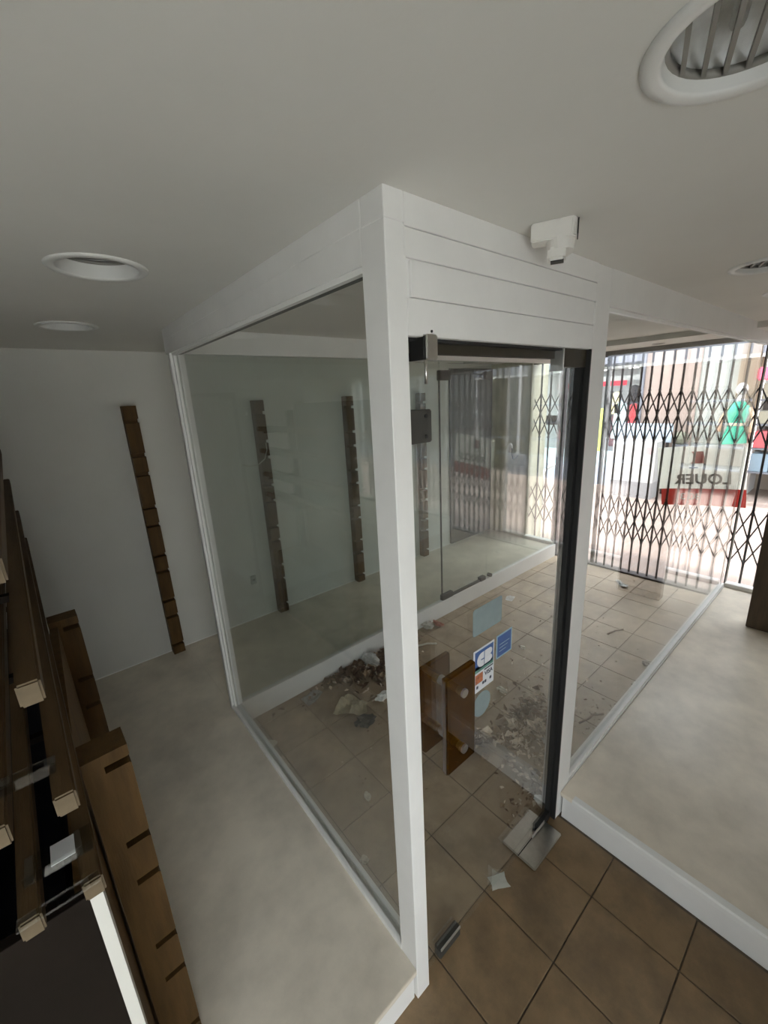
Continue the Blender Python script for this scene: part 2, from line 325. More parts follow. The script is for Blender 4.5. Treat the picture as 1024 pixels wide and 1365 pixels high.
boxo('top_hinge', (1.985, 2.12, W-.003, W+.034, 2.12, 2.2), GREYB, d, .003); boxo('top_lock', (2.6, 2.69, W-.003, W+.034, 2.12, 2.19), GREYB, d, .003)
boxo('edge_line', (1.992, 1.999, W+.01, W+.024, HP+.01, 2.2), GREYB, d)

o = boxo('dark_area_panel', (3.22, 4.04, W2-.03, W2-.001, HP+.007, 2.30), mat('charcoal_panel', (.055, .057, .054), .6, .3, 4), None, .002, label='tall charcoal board added for the dark area at the street end of the display wall', cat='panel')  # dark board added to give the dark area behind the far glass
boxo('panel_rail', (3.22, 4.04, W2-.036, W2-.03, 1.55, 1.60), GREYB, o)
# ---- shop front windows on the street side
t = thing('window_4', 'shop front display window right of the entrance', 'window', kind='structure')
boxo('sill', (L-.05, L+.03, -2.4, -.0, HP-.02, HP+.035), WALU, t, .003); boxo('bottom_wall', (L-.03, L+.03, -2.4, 0, -.1, HP-.02), FRAME, t)
boxo('jamb', (L-.006, L+.012, -.004, .006, HP, 2.352), WALU, t, .002); boxo('far_jamb', (L-.03, L+.03, -2.4, -2.36, 0, 2.352), WALU, t)
boxo('head', (L-.03, L+.03, -2.4, 0, 2.31, 2.352), WALU, t); boxo('pane', (L-.004, L+.004, -2.37, -.02, HP+.03, 2.32), GLASS, t)
t = thing('window_5', 'narrow shop front window of the far display', 'window', kind='structure')
boxo('sill', (L-.05, L+.03, W+.03, 2.09, HP-.02, HP+.035), WALU, t, .003); boxo('bottom_wall', (L-.03, L+.03, W+.03, 2.09, -.1, HP-.02), FRAME, t)
boxo('pane', (L-.004, L+.004, W+.03, 2.085, HP+.03, 2.352), GLASS, t)
t = thing('trim_4', 'dark iron end post where the far screen meets the street', 'post', kind='structure')
boxo('post', (L-.02, L+.05, W-.0, W+.055, 0, 2.352), GATE, t, .003); boxo('post_strip', (L-.026, L-.018, W+.014, W+.026, .1, 2.33), ALU, t)
boxo('trim_5', (L-.01, L+.09, 0, W, -.006, .018), GATE, label='dark bottom track of the folding gate across the entrance', kind='structure')
boxo('trim_6', (L+.0, L+.09, 0, 2.09, 2.30, 2.352), GATE, label='dark top rail over the folding gate', kind='structure')

# ================================================================== ENTRANCE DOOR
t = thing('door_1', 'frameless clear glass entrance door with amber pull handles and payment stickers', 'door', (XD0, .03, 0), kind='structure')
DX, DY = XD0, .03
def dbox(name, b, m, parent, bevel=0., **k): return boxo(name, (b[0]-DX, b[1]-DX, b[2]-DY, b[3]-DY, b[4], b[5]), m, parent, bevel, **k)
dbox('pane', (XD0+.006, XD1-.02, .026, .036, .008, 2.078), GLASS, t)
dbox('edge_gasket', (XD1-.024, XD1-.018, .022, .04, .05, 2.078), BLACK, t)
dbox('bottom_pivot_shoe', (.80, XD1-.02, .018, .044, .004, .05), BLACK, t, .002); dbox('shoe_strip', (.755, .86, .016, .02, .02, .04), ALU, t, .001)
bl = dbox('bottom_lock', (.13, .245, .016, .046, .004, .05), GREYB, t, .003); dbox('lock_strip', (.135, .243, .014, .018, .044, .056), ALU, bl, .001)
for nm, yy, x0, x1, z0, z1 in (('handle', -.052, .093, .219, .948, 1.272), ('handle', .092, .146, .272, .885, 1.205)):
    x0, x1, z0, z1 = (.095, .221, .945, 1.268) if yy < 0 else (.150, .276, .880, 1.200)
    h = dbox(nm, (x0, x1, yy-.010, yy+.010, z0, z1), AMBER, t, .004, label='amber acrylic pull plate')
    for zz in (z1-.075, z0+.055):
        xx = (x0+x1)/2+.008
        bm = bmesh.new(); bm_cyl(bm, (xx-DX, yy-DY, zz), (xx-DX, .026-DY if yy < 0 else .036-DY, zz), .011, seg=16); obj('standoff', bm, STEEL, h)
        o2 = -.016 if yy < 0 else .016
        bm = bmesh.new(); bm_cyl(bm, (xx-DX, yy+o2-DY, zz), (xx-DX, yy-DY, zz), .0135, seg=20); obj('knob', bm, STEEL, h)
# stickers on the inner face
SW = mat('sticker_white', (.62, .63, .66), .5); SB = mat('sticker_blue', (.045, .10, .27), .45); SG = mat('sticker_green', (.10, .24, .20), .45)
SBK = mat('sticker_back_grey', (.21, .26, .265), .6, .08, 20); SLB = mat('sticker_pale_edge', (.33, .45, .50), .5); SO = mat('sticker_orange', (.42, .14, .06), .5, .5, 60); SK = mat('sticker_black', (.03, .035, .06), .5)
YS = .0255
def stk(name, x0, x1, z0, z1, m, parent, d=0, skew=0., r=.0, **k):
    bm = bmesh.new(); pts = [(x0, z0+skew), (x1, z0), (x1, z1), (x0, z1+skew)]
    if r:
        q = []
        for (cx, cz, a0) in ((x0+r, z0+r, 180), (x1-r, z0+r, 270), (x1-r, z1-r, 0), (x0+r, z1-r, 90)):
            q += [(cx+r*cos(radians(a0+i*22.5)), cz+r*sin(radians(a0+i*22.5))) for i in range(5)]
        pts = q
    bm_prism(bm, [(u-DX, v) for u, v in pts], 'y', YS-DY-.0004*d-.0006, YS-DY-.0004*d)
    return obj(name, bm, m, parent, **k)
def stx(body, x, z, size, m, parent, d, xs=1., bold=0.): return texto('lettering', body, size, m, parent, basis((x-DX, YS-DY-.0004*d-.0004, z), (1, 0, 0), (0, 0, 1)), .0003, xs, bold=bold)
stk('grey_sticker', .318, .472, 1.258, 1.354, SBK, t, r=.01, label='blank grey back of a sticker')
s = stk('card_sticker', .322, .433, 1.042, 1.204, SW, t, label='payment card sticker')
bg_ = stk('blue_field', .330, .428, 1.128, 1.197, SB, s, 1); stk('green_field', .330, .428, 1.118, 1.140, SG, s, 1)
# the CB letters: rounded bars
bm = bmesh.new(); pts = [(.366+.026*cos(radians(a)), 1.159+.026*sin(radians(a))) for a in range(90, 271, 15)]+[(.376, 1.133), (.376, 1.1565), (.360, 1.1565), (.360, 1.1615), (.376, 1.1615), (.376, 1.185)]
bm_prism(bm, [(u-DX, v) for u, v in pts], 'y', YS-DY-.0018, YS-DY-.001); obj('letter_c', bm, SW, s)
for z in (1.1465, 1.1725):
    bm = bmesh.new(); pts = [(.380, z-.0125), (.408, z-.0125)]+[(.408+.0125*cos(radians(a)), z+.0125*sin(radians(a))) for a in range(-75, 76, 25)]+[(.408, z+.0125), (.380, z+.0125)]
    bm_prism(bm, [(u-DX, v) for u, v in pts], 'y', YS-DY-.0018, YS-DY-.001); obj('letter_b', bm, SW, s)
stk('orange_card', .332, .372, 1.074, 1.110, SO, s, 1); stk('dark_bar', .380, .428, 1.1095, 1.1145, SK, s, 1)
stx('VISA', .404, 1.094, .022, SK, s, 1, 1.0, .0006)
for x, z in ((.343, 1.060), (.375, 1.064), (.387, 1.064), (.415, 1.065)): stk('small_symbol', x-.005, x+.005, z-.005, z+.006, SK, s, 1, r=.002)
stk('pale_border', .446, .538, 1.116, 1.207, SLB, t, label='pale edge of the blue sticker'); s = stk('blue_sticker', .452, .532, 1.122, 1.201, SB, t, 1, label='small blue notice sticker')
for k in range(3): stk('pale_line', .462, .522-.01*k, 1.166-.013*k, 1.168-.013*k, SLB, s, 2)
stk('round_grey_sticker', .322, .418, .935, 1.030, SBK, t, -1, r=.047, label='blank grey round sticker back')

# floor spring cover and a paper under the door
t = thing('floor_spring', 'brushed steel floor plate under the glass door hinge', 'floor plate', (.76, .03, 0))
bm = bmesh.new(); bm_box(bm, -.11, .12, -.088, .075, 0, .012); me = to_mesh(bm, 'cover_plate', .004, 2); obj('cover_plate', me, STEEL, t)
boxo('plate_joint', (-.112, .122, -.009, -.005, .0122, .0128), BLACK, t)

# ================================================================== CEILING LIGHTS
def downlight(x, y, r, label, bars, ang=19, body=None):
    t = thing('ceiling_light', label, 'ceiling light', (x, y, H), (0, 0, radians(ang)), 'round recessed ceiling lights')
    bm = bmesh.new(); bm_lathe(bm, [(r*.80, .0), (r*.80, -.002), (r*.83, -.006), (r*.96, -.006), (r, -.002), (r, 0)]); o = obj('rim', bm, LAMPW, t, smooth=True)
    dz = 0 if bars else .022
    bm = bmesh.new(); bm_lathe(bm, [(r*.80, -.002), (r*.79, .006+dz*.5), (r*.78, .012+dz)]); obj('collar', bm, LAMPW, t, smooth=True)
    bm = bmesh.new(); bm_lathe(bm, [(r*.80, .011+dz), (r*.74, .012+dz), (r*.74, .020+dz), (r*.80, .021+dz)]); obj('baffle_ring', bm, LAMPG, t, smooth=True)
    bm = bmesh.new(); rg = bm_lathe(bm, [(r*.80, .021+dz), (r*.74, .045+dz), (r*.45, .058+dz), (r*.02, .06+dz)]); obj('reflector', bm, LAMPR if bars else LAMPD, t, smooth=True)
    if bars:
        n = 7
        for k in range(n):
            yy = (k-(n-1)/2)*r*.2; hx = math.sqrt(max(0, (r*.74)**2-yy*yy)); boxo('louvre_bar', (-hx, hx, yy-.003, yy+.003, .010, .020), LAMPG, t)
        for s in (-1, 1):
            tubeo('lamp_tube', [(-r*.5, s*.022, .04), (r*.35, s*.022, .04)], .009, LAMPW, t)
    else:
        bm = bmesh.new(); bm_cyl(bm, (0, 0, .03), (0, 0, .065), .035, .02, 20); obj('lamp', bm, LAMPG, t, smooth=True)
downlight(*LIGHTS[0], 'round recessed ceiling light with white rim left of the booth, nearer one', False)
downlight(*LIGHTS[1], 'round recessed ceiling light close to the far wall at left', False)
downlight(*LIGHTS[2], 'large louvred round ceiling light at the top right corner', True)
downlight(*LIGHTS[3], 'round ceiling light at the right edge beyond the motion sensor', True)
downlight(*LIGHTS[4], 'farther round ceiling light barely showing at the right edge', False)
t = thing('ceiling_light', 'flat little light in the lowered ceiling above the gate', 'ceiling light', (3.83, .72, 2.352), group='round recessed ceiling lights')
bm = bmesh.new(); bm_lathe(bm, [(.05, 0), (.05, -.004), (.04, -.006), (.038, 0), (.001, 0)]); obj('rim', bm, LAMPG, t)

# motion sensor on the ceiling by the header
t = thing('motion_sensor', 'white plastic motion sensor fixed at the ceiling above the door', 'sensor', (.43, -.055, H))
ux = Vector((.45, -.89, 0)).normalized(); un_ = Vector((.89, .45, 0))
M = Matrix((( ux.x, un_.x, 0, 0), (ux.y, un_.y, 0, 0), (0, 0, 1, 0), (0, 0, 0, 1)))
bm = bmesh.new(); bm_prism(bm, [(0, 0), (.095, -.004), (.104, .01), (.104, .05), (.085, .06), (.0, .05)], 'z', -.042, 0); bmesh.ops.bevel(bm, geom=list(bm.edges), offset=.003, segments=2, affect='EDGES')
bm.transform(M); obj('body', bm, PLASTIC, t)
bm = bmesh.new(); bm_cyl(bm, (.068, .030, -.040), (.072, .026, -.070), .034, .028, 24); bm.transform(M); obj('swivel', bm, PLASTIC, t)
hd = bmesh.new(); bm_box(hd, .040, .082, -.004, .05, -.088, -.058); bmesh.ops.bevel(hd, geom=list(hd.edges), offset=.006, segments=2, affect='EDGES'); hd.transform(M); h = obj('sensor_head', hd, PLASTIC, t)
bm = bmesh.new(); bm_box(bm, .048, .078, .004, .03, -.0905, -.087); bm.transform(M); obj('lens', bm, GREYB, h)
bm = bmesh.new(); bm_box(bm, .1045, .1075, .008, .052, -.038, -.004); bm.transform(M); obj('side_seam', bm, GREYB, t)

# ================================================================== NOTCHED WOODEN POSTS
NZ = [1.942, 1.71, 1.576, 1.337, 1.204, .971, .844, .605, .470, .225]
def notched(width, depth, zt, nd=.030, gap=.019):
    """front faces -Y at y=0, back at y=depth, x centred; slots cut from the front"""
    prof = [(depth, HP), (0, HP)]
    for z in sorted(NZ):
        if z < zt-.03: prof += [(0, z-gap/2-.004), (.004, z-gap/2), (nd, z-gap/2), (nd, z+gap/2), (.004, z+gap/2), (0, z+gap/2+.004)]
    prof += [(0, zt), (depth, zt)]
    bm = bmesh.new(); bm_prism(bm, prof, 'x', -width/2, width/2); me = to_mesh(bm, 'notched_post'); me.materials.append(WOODP); return me
PM = notched(.083, .075, 2.042, .042, .025)
PL = ['notched brown wooden post on the white wall left of the booth', 'notched brown post seen through left pane, with dangling wire',
      'notched brown post seen through left pane beside the white corner post', 'notched brown post seen through the door glass, farthest along the wall']
for x, l in zip((-.079, .835, 1.735, 2.715), PL):
    obj('notched_post', PM, None, label=l, cat='post', group='notched posts on the back wall', loc=(x, W2-.075, 0))
PS = notched(.075, .092, 1.245, .052)
for i, (x, y) in enumerate(((-.625, 1.25), (-.592, .37))):
    o = obj('notched_post', PS, None, cat='post', group='short notched posts beside the shelving', loc=(x, y, 0), rot=(0, 0, radians(90+2.1)))
    tag(o, ('short notched wooden post standing by the shelf bars, farther one', 'short notched wooden post nearest the camera at lower left')[i])
tubeo('wire', [(.842, W2-.1, 1.70), (.838, W2-.11, 1.64), (.815, W2-.10, 1.57), (.775, W2-.05, 1.525), (.71, W2-.02, 1.515), (.66, W2-.004, 1.535)], .004, mat('pale_wire', (.55, .52, .45), .5), label='pale electric wire hanging loose from the wall by a post', cat='wire')
o = boxo('wall_socket', (.585, .635, W2-.012, W2, .48, .56), mat('socket_grey', (.35, .35, .33), .5), None, .003, label='small grey socket low on the wall behind the left pane', cat='socket')
boxo('socket_hole', (.60, .62, W2-.014, W2-.011, .51, .53), BLACK, o)
boxo('wall_clip', (.745, .757, W2-.012, W2, 1.93, 1.955), WALU, None, .001, label='tiny white clip on the wall beside a notched post', cat='clip')

# ================================================================== SHELVING AT LEFT
SK_ = .039; TB = mat('bar_end_wood', (.12, .09, .055), .7, .2, 20, spec=.2)
def bar(z, x, parent, y0=0., y1=2.64, label=None):
    """wooden bar from y0 to y1, skewed slightly off the wall line"""
    bm = bmesh.new(); bm_box(bm, -.014, .014, y0, y1, -.018, .018); bmesh.ops.bevel(bm, geom=list(bm.edges), offset=.003, segments=2, affect='EDGES')
    for v in bm.verts: v.co.x -= SK_*v.co.y
    bm.normal_update(); me = to_mesh(bm, 'shelf_bar'); me.materials.append(WOODB); me.materials.append(TB)
    for p in me.polygons:
        if p.normal.y < -.5: p.material_index = 1
    return obj('shelf_bar', me, None, parent, loc=(x, 0, z), label=label)
t = thing('shelving', 'tall wooden-barred shelving unit with navy back at the left edge', 'shelving', (0, 0, 0))
for z in (1.815, 1.634, 1.438, 1.262):
    bar(z, -.684, t); bar(z, -.762, t)
bm = bmesh.new(); bm_box(bm, -1.13, -1.11, .06, 2.6, HP, 2.0); obj('back_panel', bm, NAVY, t)
bm = bmesh.new(); bm_box(bm, -1.11, -.80, .03, 2.6, HP, .74); obj('base_cabinet', bm, NAVY, t)
bm = bmesh.new(); bm_box(bm, -1.11, -.695, .02, .04, HP, 1.235); me = to_mesh(bm, 'end_panel', .001, 1); obj('end_panel', me, DARKB, t)
bm = bmesh.new(); bm_box(bm, -.695, -.677, .012, .042, HP, 1.243); obj('white_edge', bm, mat('edge_strip_paint', (.55, .54, .50), .5), t, label='white edge strip')
for x in (-.95,):
    for yy in (.5, 1.5, 2.5):
        boxo('upright', (-1.05, -1.0, yy, yy+.05, .74, 1.95), DARKB, t)
        for z in (1.815, 1.634, 1.438, 1.262): boxo('bracket', (-1.0, -.675-SK_*yy, yy+.015, yy+.035, z-.034, z-.018), DARKB, t)
boxo('side_board', (-.715, -.69, .045, 1.3, HP, 1.225), WOODP, t); boxo('end_upright', (-.86, -.82, .05, .09, .74, 1.9), DARKB, t)
def plate(name, x0, x1, y0, y1, z, label, upright=False):
    t = thing(name, label, 'plate', (0, 0, 0), group='clear acrylic plates on the shelf bars')
    boxo('base', (x0, x1, y0, y1, z, z+.003), CLEARP, t, .0008); boxo('front_lip', (x0, x1, y0-.003, y0, z, z+.018), CLEARP, t, .0008)
    return t
plate('acrylic_plate', -.768, -.676, .06, .115, 1.2815, 'clear acrylic plate bridging two shelf bars')
boxo('paper_label', (-.733, -.700, .066, .108, 1.2855, 1.287), mat('label_paper', (.55, .55, .56), .6), None, label='white paper label lying in the clear acrylic plate', cat='label')
plate('acrylic_plate', -.768, -.690, .06, .10, 1.4575, 'clear acrylic plate on the second bar pair, tucked behind bars')
boxo('glass_shelf', (-.776, -.674, -.012, .008, 1.2815, 1.2855), CLEARP, None, label='clear glass strip across the lowest shelf bar ends', cat='glass shelf')

# brown pillar at the right
t = thing('wooden_pillar', 'dark brown wooden upright panel standing on the right platform', 'panel', (3.32, -.275, HP))
boxo('panel', (0, .10, -.34, 0, 0, 2.0), mat('dark_wood', (.085, .055, .03), .55, .3, 5, .1, stretch=(5, 5, .7)), t, .004)
boxo('foot', (.01, .09, -.33, -.01, -.001, .01), DARKB, t)

# ================================================================== FOLDING GATE
def gate(name, ys, label, z0, z1, x=L+.045):
    t = thing(name, label, 'folding gate', (x, ys[0], 0)); y0 = ys[0]
    bm = bmesh.new(); bm_box(bm, -.006, .006, -.0085, .0085, z0, z1); pk = to_mesh(bm, 'picket'); pk.materials.append(GATE)
    bands = [(1.95, 1.725), (1.725, 1.455), (.88, .612), (.612, .372)]; link = {}
    bm = bmesh.new(); bm_cyl(bm, (-.016, 0, 0), (.016, 0, 0), .011, seg=8); rv = to_mesh(bm, 'rivet'); rv.materials.append(GATE)
    for y in ys:
        o = obj('picket', pk, None, t, loc=(0, y-y0, 0))
        for z in (1.95, 1.725, 1.455, .88, .612, .372): obj('rivet', rv, None, o, loc=(0, 0, z))
    for a, b in zip(ys, ys[1:]):
        for za, zb in bands:
            for s, (p, q) in enumerate(((za, zb), (zb, za))):
                key = (round(a-b, 3), p, q)
                if key not in link:
                    bm = bmesh.new(); xo = .011 if s else -.011
                    d = Vector((0, b-a, q-p)); n = Vector((0, d.z, -d.y)).normalized()*.0055; e = d.normalized()*.0
                    c = [Vector((xo-.0025, 0, p))+n, Vector((xo-.0025, 0, p))-n, Vector((xo-.0025, b-a, q))-n, Vector((xo-.0025, b-a, q))+n]
                    A = [bm.verts.new(v) for v in c]; B = [bm.verts.new(v+Vector((.005, 0, 0))) for v in c]
                    bm.faces.new(A); bm.faces.new(B[::-1])
                    for k in range(4): bm.faces.new((A[k], B[k], B[(k+1) % 4], A[(k+1) % 4]))
                    link[key] = to_mesh(bm, 'lattice_link'); link[key].materials.append(GATE)
                obj('lattice_link', link[key], None, t, loc=(0, a-y0, 0))
    return t
ys = [1.195-.0885*k for k in range(12)]; ys += [ys[-1]-.104*(k+1) for k in range(22)]
g = gate('folding_gate', ys, 'black iron folding lattice gate drawn across the entrance and shop window', .018, 2.302)
boxo('end_stile', (-.02, .02, .028, .062, .018, 2.302), GATE, g, .002, label='thick leading post')
g = gate('folding_gate', [1.755+.118*k for k in range(4)], 'short piece of black folding gate left of the open gap', .018, 2.302)
boxo('number_plate', (.02, .03, -.01, .17, 1.60, 1.71), mat('plate_grey', (.45, .43, .45), .6), g, .002, label='blank pale grey plate')

# rental sign outside the gate
SHEET = sheet_mat('sign_sheet', (.86, .87, .82), .7); SRED = sheet_mat('sign_red', (.52, .15, .13), .7); STX = mat('sign_text_grey', (.10, .10, .10), .6)
t = thing('rental_sign', 'rental sign with LOUER lettering and red base hung outside the gate', 'sign', (L+.085, .345, 1.135), (radians(-6.5), 0, 0))
TH = .0015
def pan(name, y0, y1, z0, z1, m, e=0.):
    bm = bmesh.new(); n = 10; fr = []; bk = []
    f = lambda y: .03*(1-(y/.34)**2)
    for k in range(n+1):
        y = y0+(y1-y0)*k/n; fr.append((y, f(y)))
    A = [[bm.verts.new((f_-TH-e, y, z)) for z in (z0, z1)] for y, f_ in fr]; B = [[bm.verts.new((f_+TH+e, y, z)) for z in (z0, z1)] for y, f_ in fr]
    for k in range(n):
        bm.faces.new((A[k][0], A[k][1], A[k+1][1], A[k+1][0])); bm.faces.new((B[k][0], B[k+1][0], B[k+1][1], B[k][1]))
        bm.faces.new((A[k][0], A[k+1][0], B[k+1][0], B[k][0])); bm.faces.new((A[k][1], B[k][1], B[k+1][1], A[k+1][1]))
    for k in (0, n): bm.faces.new((A[k][0], B[k][0], B[k][1], A[k][1]))
    return obj(name, bm, m, t)
pan('sheet', -.345, .345, -.125, .29, SHEET); pan('red_band', -.345, .315, -.29, -.125, SRED)
def bend(o):
    for v in o.data.vertices: v.co.x += .03*(1-(v.co.y/.34)**2)
    return o
bend(texto('lettering', 'LOUER', .135, STX, t, basis((0, -.02, -.035), (0, 1, 0), (0, 0, 1)), .0032, 1.05, bold=.003))
bend(texto('phone_digits', '30 3', .085, mat('sign_text_white', (.8, .78, .74), .6), t, basis((0, .08, -.205), (0, 1, 0), (0, 0, 1)), .0032, 1.1, bold=.002))
bm = bmesh.new(); bm_prism(bm, [(-.04, .12), (.075, .12), (.045, .175), (.07, .235), (-.02, .235)], 'x', -.0026, .0026); bend(obj('red_logo', bm, SRED, t))
bm = bmesh.new(); bm_box(bm, -.0026, .0026, .02, .09, .075, .085); bend(obj('logo_line', bm, STX, t))

# suction hook on the far glass
t = thing('suction_hook', 'clear suction cup hook stuck on the far glass', 'hook', (3.03, W+.012, 1.46))
bm = bmesh.new(); bm_lathe(bm, [(.001, .02), (.018, .019), (.022, .012), (.042, .004), (.048, 0), (.001, .0)], seg=24); bm.transform(Matrix.Rotation(radians(90), 4, 'X')); obj('cup', bm, mat('cup_rubber', (.55, .55, .53), .3), t, smooth=True)
tubeo('hook', [(0, -.02, .0), (0, -.025, -.07), (.01, -.03, -.11), (.05, -.045, -.10), (.07, -.05, -.085)], .005, GREYB, t)

# ================================================================== LITTER ON THE ENTRANCE FLOOR
def sheet(name, sx, sy, loc, rz, m, label, cat, seed, lift=.012, shape=None, n=9, tilt=0):
    R = random.Random(seed); bm = bmesh.new(); ph = [R.uniform(0, 6) for _ in range(4)]; g = []
    for i in range(n):
        for j in range(n):
            u, v = i/(n-1)-.5, j/(n-1)-.5
            z = lift*(.5+.25*sin(7*u+ph[0])+.25*sin(9*v+ph[1]+4*u)+R.uniform(-.12, .12)); k = 1+.12*sin(5*v+ph[2])
            if shape: k *= shape(u, v)
            g.append(bm.verts.new((u*sx*k, v*sy*(1+.1*sin(4*u+ph[3])), max(.001, z))))
    for i in range(n-1):
        for j in range(n-1): bm.faces.new((g[i*n+j], g[(i+1)*n+j], g[(i+1)*n+j+1], g[i*n+j+1]))
    bmesh.ops.solidify(bm, geom=list(bm.faces), thickness=.0009)
    return obj(name, bm, m, None, label=label, cat=cat, loc=loc, rot=(0, 0, rz), smooth=False)
def lump(name, s, loc, m, label, cat, seed, rough=.35, group=None, rz=0):
    R = random.Random(seed); bm = bmesh.new(); bmesh.ops.create_icosphere(bm, subdivisions=3, radius=1)
    from mathutils import noise
    for v in bm.verts:
        n_ = noise.noise(v.co*1.7+Vector((seed, 0, 0)))*rough*1.6+noise.noise(v.co*4+Vector((0, seed, 0)))*rough
        v.co *= 1+n_
    bmesh.ops.scale(bm, vec=s, verts=bm.verts); zmin = min(v.co.z for v in bm.verts); bmesh.ops.translate(bm, vec=(0, 0, -zmin), verts=bm.verts)
    return obj(name, bm, m, None, label=label, cat=cat, loc=loc, group=group, rot=(0, 0, rz))
PAPER = mat('dirty_white_paper', (.62, .59, .50), .8, .25, 30); CREAM = mat('cream_paper', (.60, .54, .38), .8, .2, 30); FOIL = mat('crumpled_film', (.62, .62, .60), .2, .3, 40, metal=.4)
LEAFM = mat('dry_leaf', (.15, .085, .05), .8, .5, 40, rnd=.0); LEAF2 = mat('tan_leaf', (.27, .19, .12), .8, .4, 40); LEAF3 = mat('pale_leaf', (.72, .61, .49), .7, .3, 40); REDP = mat('red_wrapper', (.35, .12, .08), .5, .3, 30); GREYP = mat('grey_film', (.36, .34, .30), .4, .3, 30)
sheet('crumpled_paper', .15, .20, (.66, 1.286, 0), .6, CREAM, 'crumpled cream paper bag on the tiles behind the left pane', 'paper', 3, .05, lambda u, v: .55+.9*abs(v+.5))
sheet('card', .075, .075, (.095, 1.385, 0), .5, PAPER, 'small square white card against the left pane sill', 'card', 4, .006)
sheet('card', .075, .055, (.505, .025, .0), -.5, mat('white_card', (.78, .78, .72), .6), 'white card lying on tiles under the door bottom edge', 'card', 5, .003, n=4)
sheet('plastic_film', .14, .09, (.5, 1.56, 0), .3, FOIL, 'small torn clear plastic wrapper near the far kerb', 'wrapper', 6, .02)
lump('plastic_cup', (.055, .085, .04), (1.04, 1.58, 0), FOIL, 'crushed clear plastic cup against the far kerb', 'cup', 11, .3)
lump('plastic_cup', (.05, .03, .02), (.86, 1.21, 0), mat('white_plastic', (.78, .78, .76), .3), 'crushed shiny white cup beside the corner post', 'cup', 12, .4)
lump('rag', (.06, .05, .02), (.63, 1.11, 0), GREYB, 'dark scrap of rag on the tiles behind the left pane', 'rag', 13, .4)
lump('paper_ball', (.015, .02, .012), (.13, .47, 0), PAPER, 'tiny white paper ball near the left pane sill', 'paper', 14)
lump('paper_ball', (.016, .022, .014), (.325, .70, 0), PAPER, 'tiny crumpled paper beside a grout line behind left pane', 'paper', 15)
lump('wrapper', (.025, .05, .02), (1.83, 1.58, 0), REDP, 'crumpled reddish wrapper near the far kerb behind the door', 'wrapper', 16, .4)
lump('wrapper', (.05, .04, .03), (1.72, 1.61, 0), GREYP, 'crumpled grey wrapper against the far kerb behind the door', 'wrapper', 17, .4)
tubeo('paper_strip', [(1.44, 1.50, .005), (1.50, 1.46, .012), (1.55, 1.45, .006), (1.60, 1.39, .01)], .008, PAPER, label='twisted strip of pale paper above the amber handle', cat='paper')
sheet('napkin', .11, .07, (2.71, 1.42, 0), .3, mat('white_napkin', (.85, .85, .83), .7), 'small white napkin lying alone on far tiles', 'napkin', 18, .012)
sheet('white_lid', .07, .055, (1.205, .395, .0), .5, mat('white_lid', (.74, .74, .70), .4), 'flat whitish lid in the litter by the door', 'lid', 19, .02)
lump('plastic_bag', (.05, .06, .035), (1.31, .20, 0), FOIL, 'clear crumpled film bag beside the right door post', 'bag', 20, .5)
lump('plastic_cup', (.02, .035, .02), (.945, .085, 0), mat('white_plastic', (.8, .8, .8), .3), 'small shiny white scrap by the door hinge', 'scrap', 21, .3)
lump('foam_piece', (.018, .04, .015), (1.50, .69, 0), PAPER, 'small folded white foam piece right of the stickers', 'foam', 22, .3)
lump('foam_piece', (.018, .02, .012), (2.045, .866, 0), PAPER, 'tiny white scrap on the middle tiles behind the door', 'scrap', 23, .3)
lump('pebble', (.03, .022, .02), (2.5, .13, 0), GREYP, 'small grey pebble along the right pane', 'stone', 24, .2)
lump('pebble', (.02, .02, .016), (2.2, .10, 0), PAPER, 'pale small stone along the right pane', 'stone', 25, .2)
tubeo('twig', [(1.60, .20, .006), (1.66, .17, .02), (1.72, .17, .012), (1.78, .13, .008)], .006, LEAFM, label='dark bent twig near the right pane corner', cat='twig')
tubeo('twig', [(2.72, .49, .004), (2.80, .46, .016), (2.88, .43, .006)], .007, LEAFM, label='dark curled twig on tiles beyond the right post', cat='twig')
sheet('plastic_film', .16, .06, (3.77, .78, 0), .9, FOIL, 'clear plastic film blown against the gate foot', 'wrapper', 26, .02)
lump('paper_ball', (.03, .025, .02), (3.66, 1.13, 0), PAPER, 'small pale scrap near the open gap of the gate', 'paper', 27, .3)
def litter(name, spots, n, label, seed, m, s0=.012, s1=.034):
    R = random.Random(seed); V = []; Fc = []
    for _ in range(n):
        cx, cy_, sx, sy, a = R.choice(spots); u, v = R.gauss(0, 1), R.gauss(0, 1)
        x = cx+u*sx*cos(a)-v*sy*sin(a); y = cy_+u*sx*sin(a)+v*sy*cos(a)
        if not (.06 < x < 4.0 and .07 < y < W-.015): continue
        s = R.uniform(s0, s1); t_ = R.uniform(0, 6.3); hgt = max(0, (1-.5*(u*u+v*v)))*R.uniform(0, .035)+.002
        ex = Vector((cos(t_), sin(t_), R.uniform(-.5, .5)))*s; ey = Vector((-sin(t_), cos(t_), R.uniform(-.5, .5)))*s*R.uniform(.35, .8); c = Vector((x, y, hgt+s*.45)); k = len(V)
        P = [c-ex, c-ex*.2-ey+Vector((0, 0, s*.3)), c+ex, c+ey*.9+Vector((0, 0, s*.25)), c+Vector((0, 0, -s*.25))]
        for p in P: p.z = max(.0015, p.z); p.y = min(p.y, W-.004)
        V += P; Fc += [(k, k+1, k+4), (k+1, k+2, k+4), (k+2, k+3, k+4), (k+3, k, k+4)]
    me = bpy.data.meshes.new(name); me.from_pydata([tuple(p) for p in V], [], Fc); me.update()
    for m_ in (LEAFM, LEAF2, LEAF3): me.materials.append(m_)
    wts = m
    for k in range(0, len(me.polygons), 4):
        c = R.choices((0, 1, 2), wts)[0]
        for q in range(4): me.polygons[k+q].material_index = c
    return obj(name, me, None, None, label=label, cat='litter', kind='stuff')
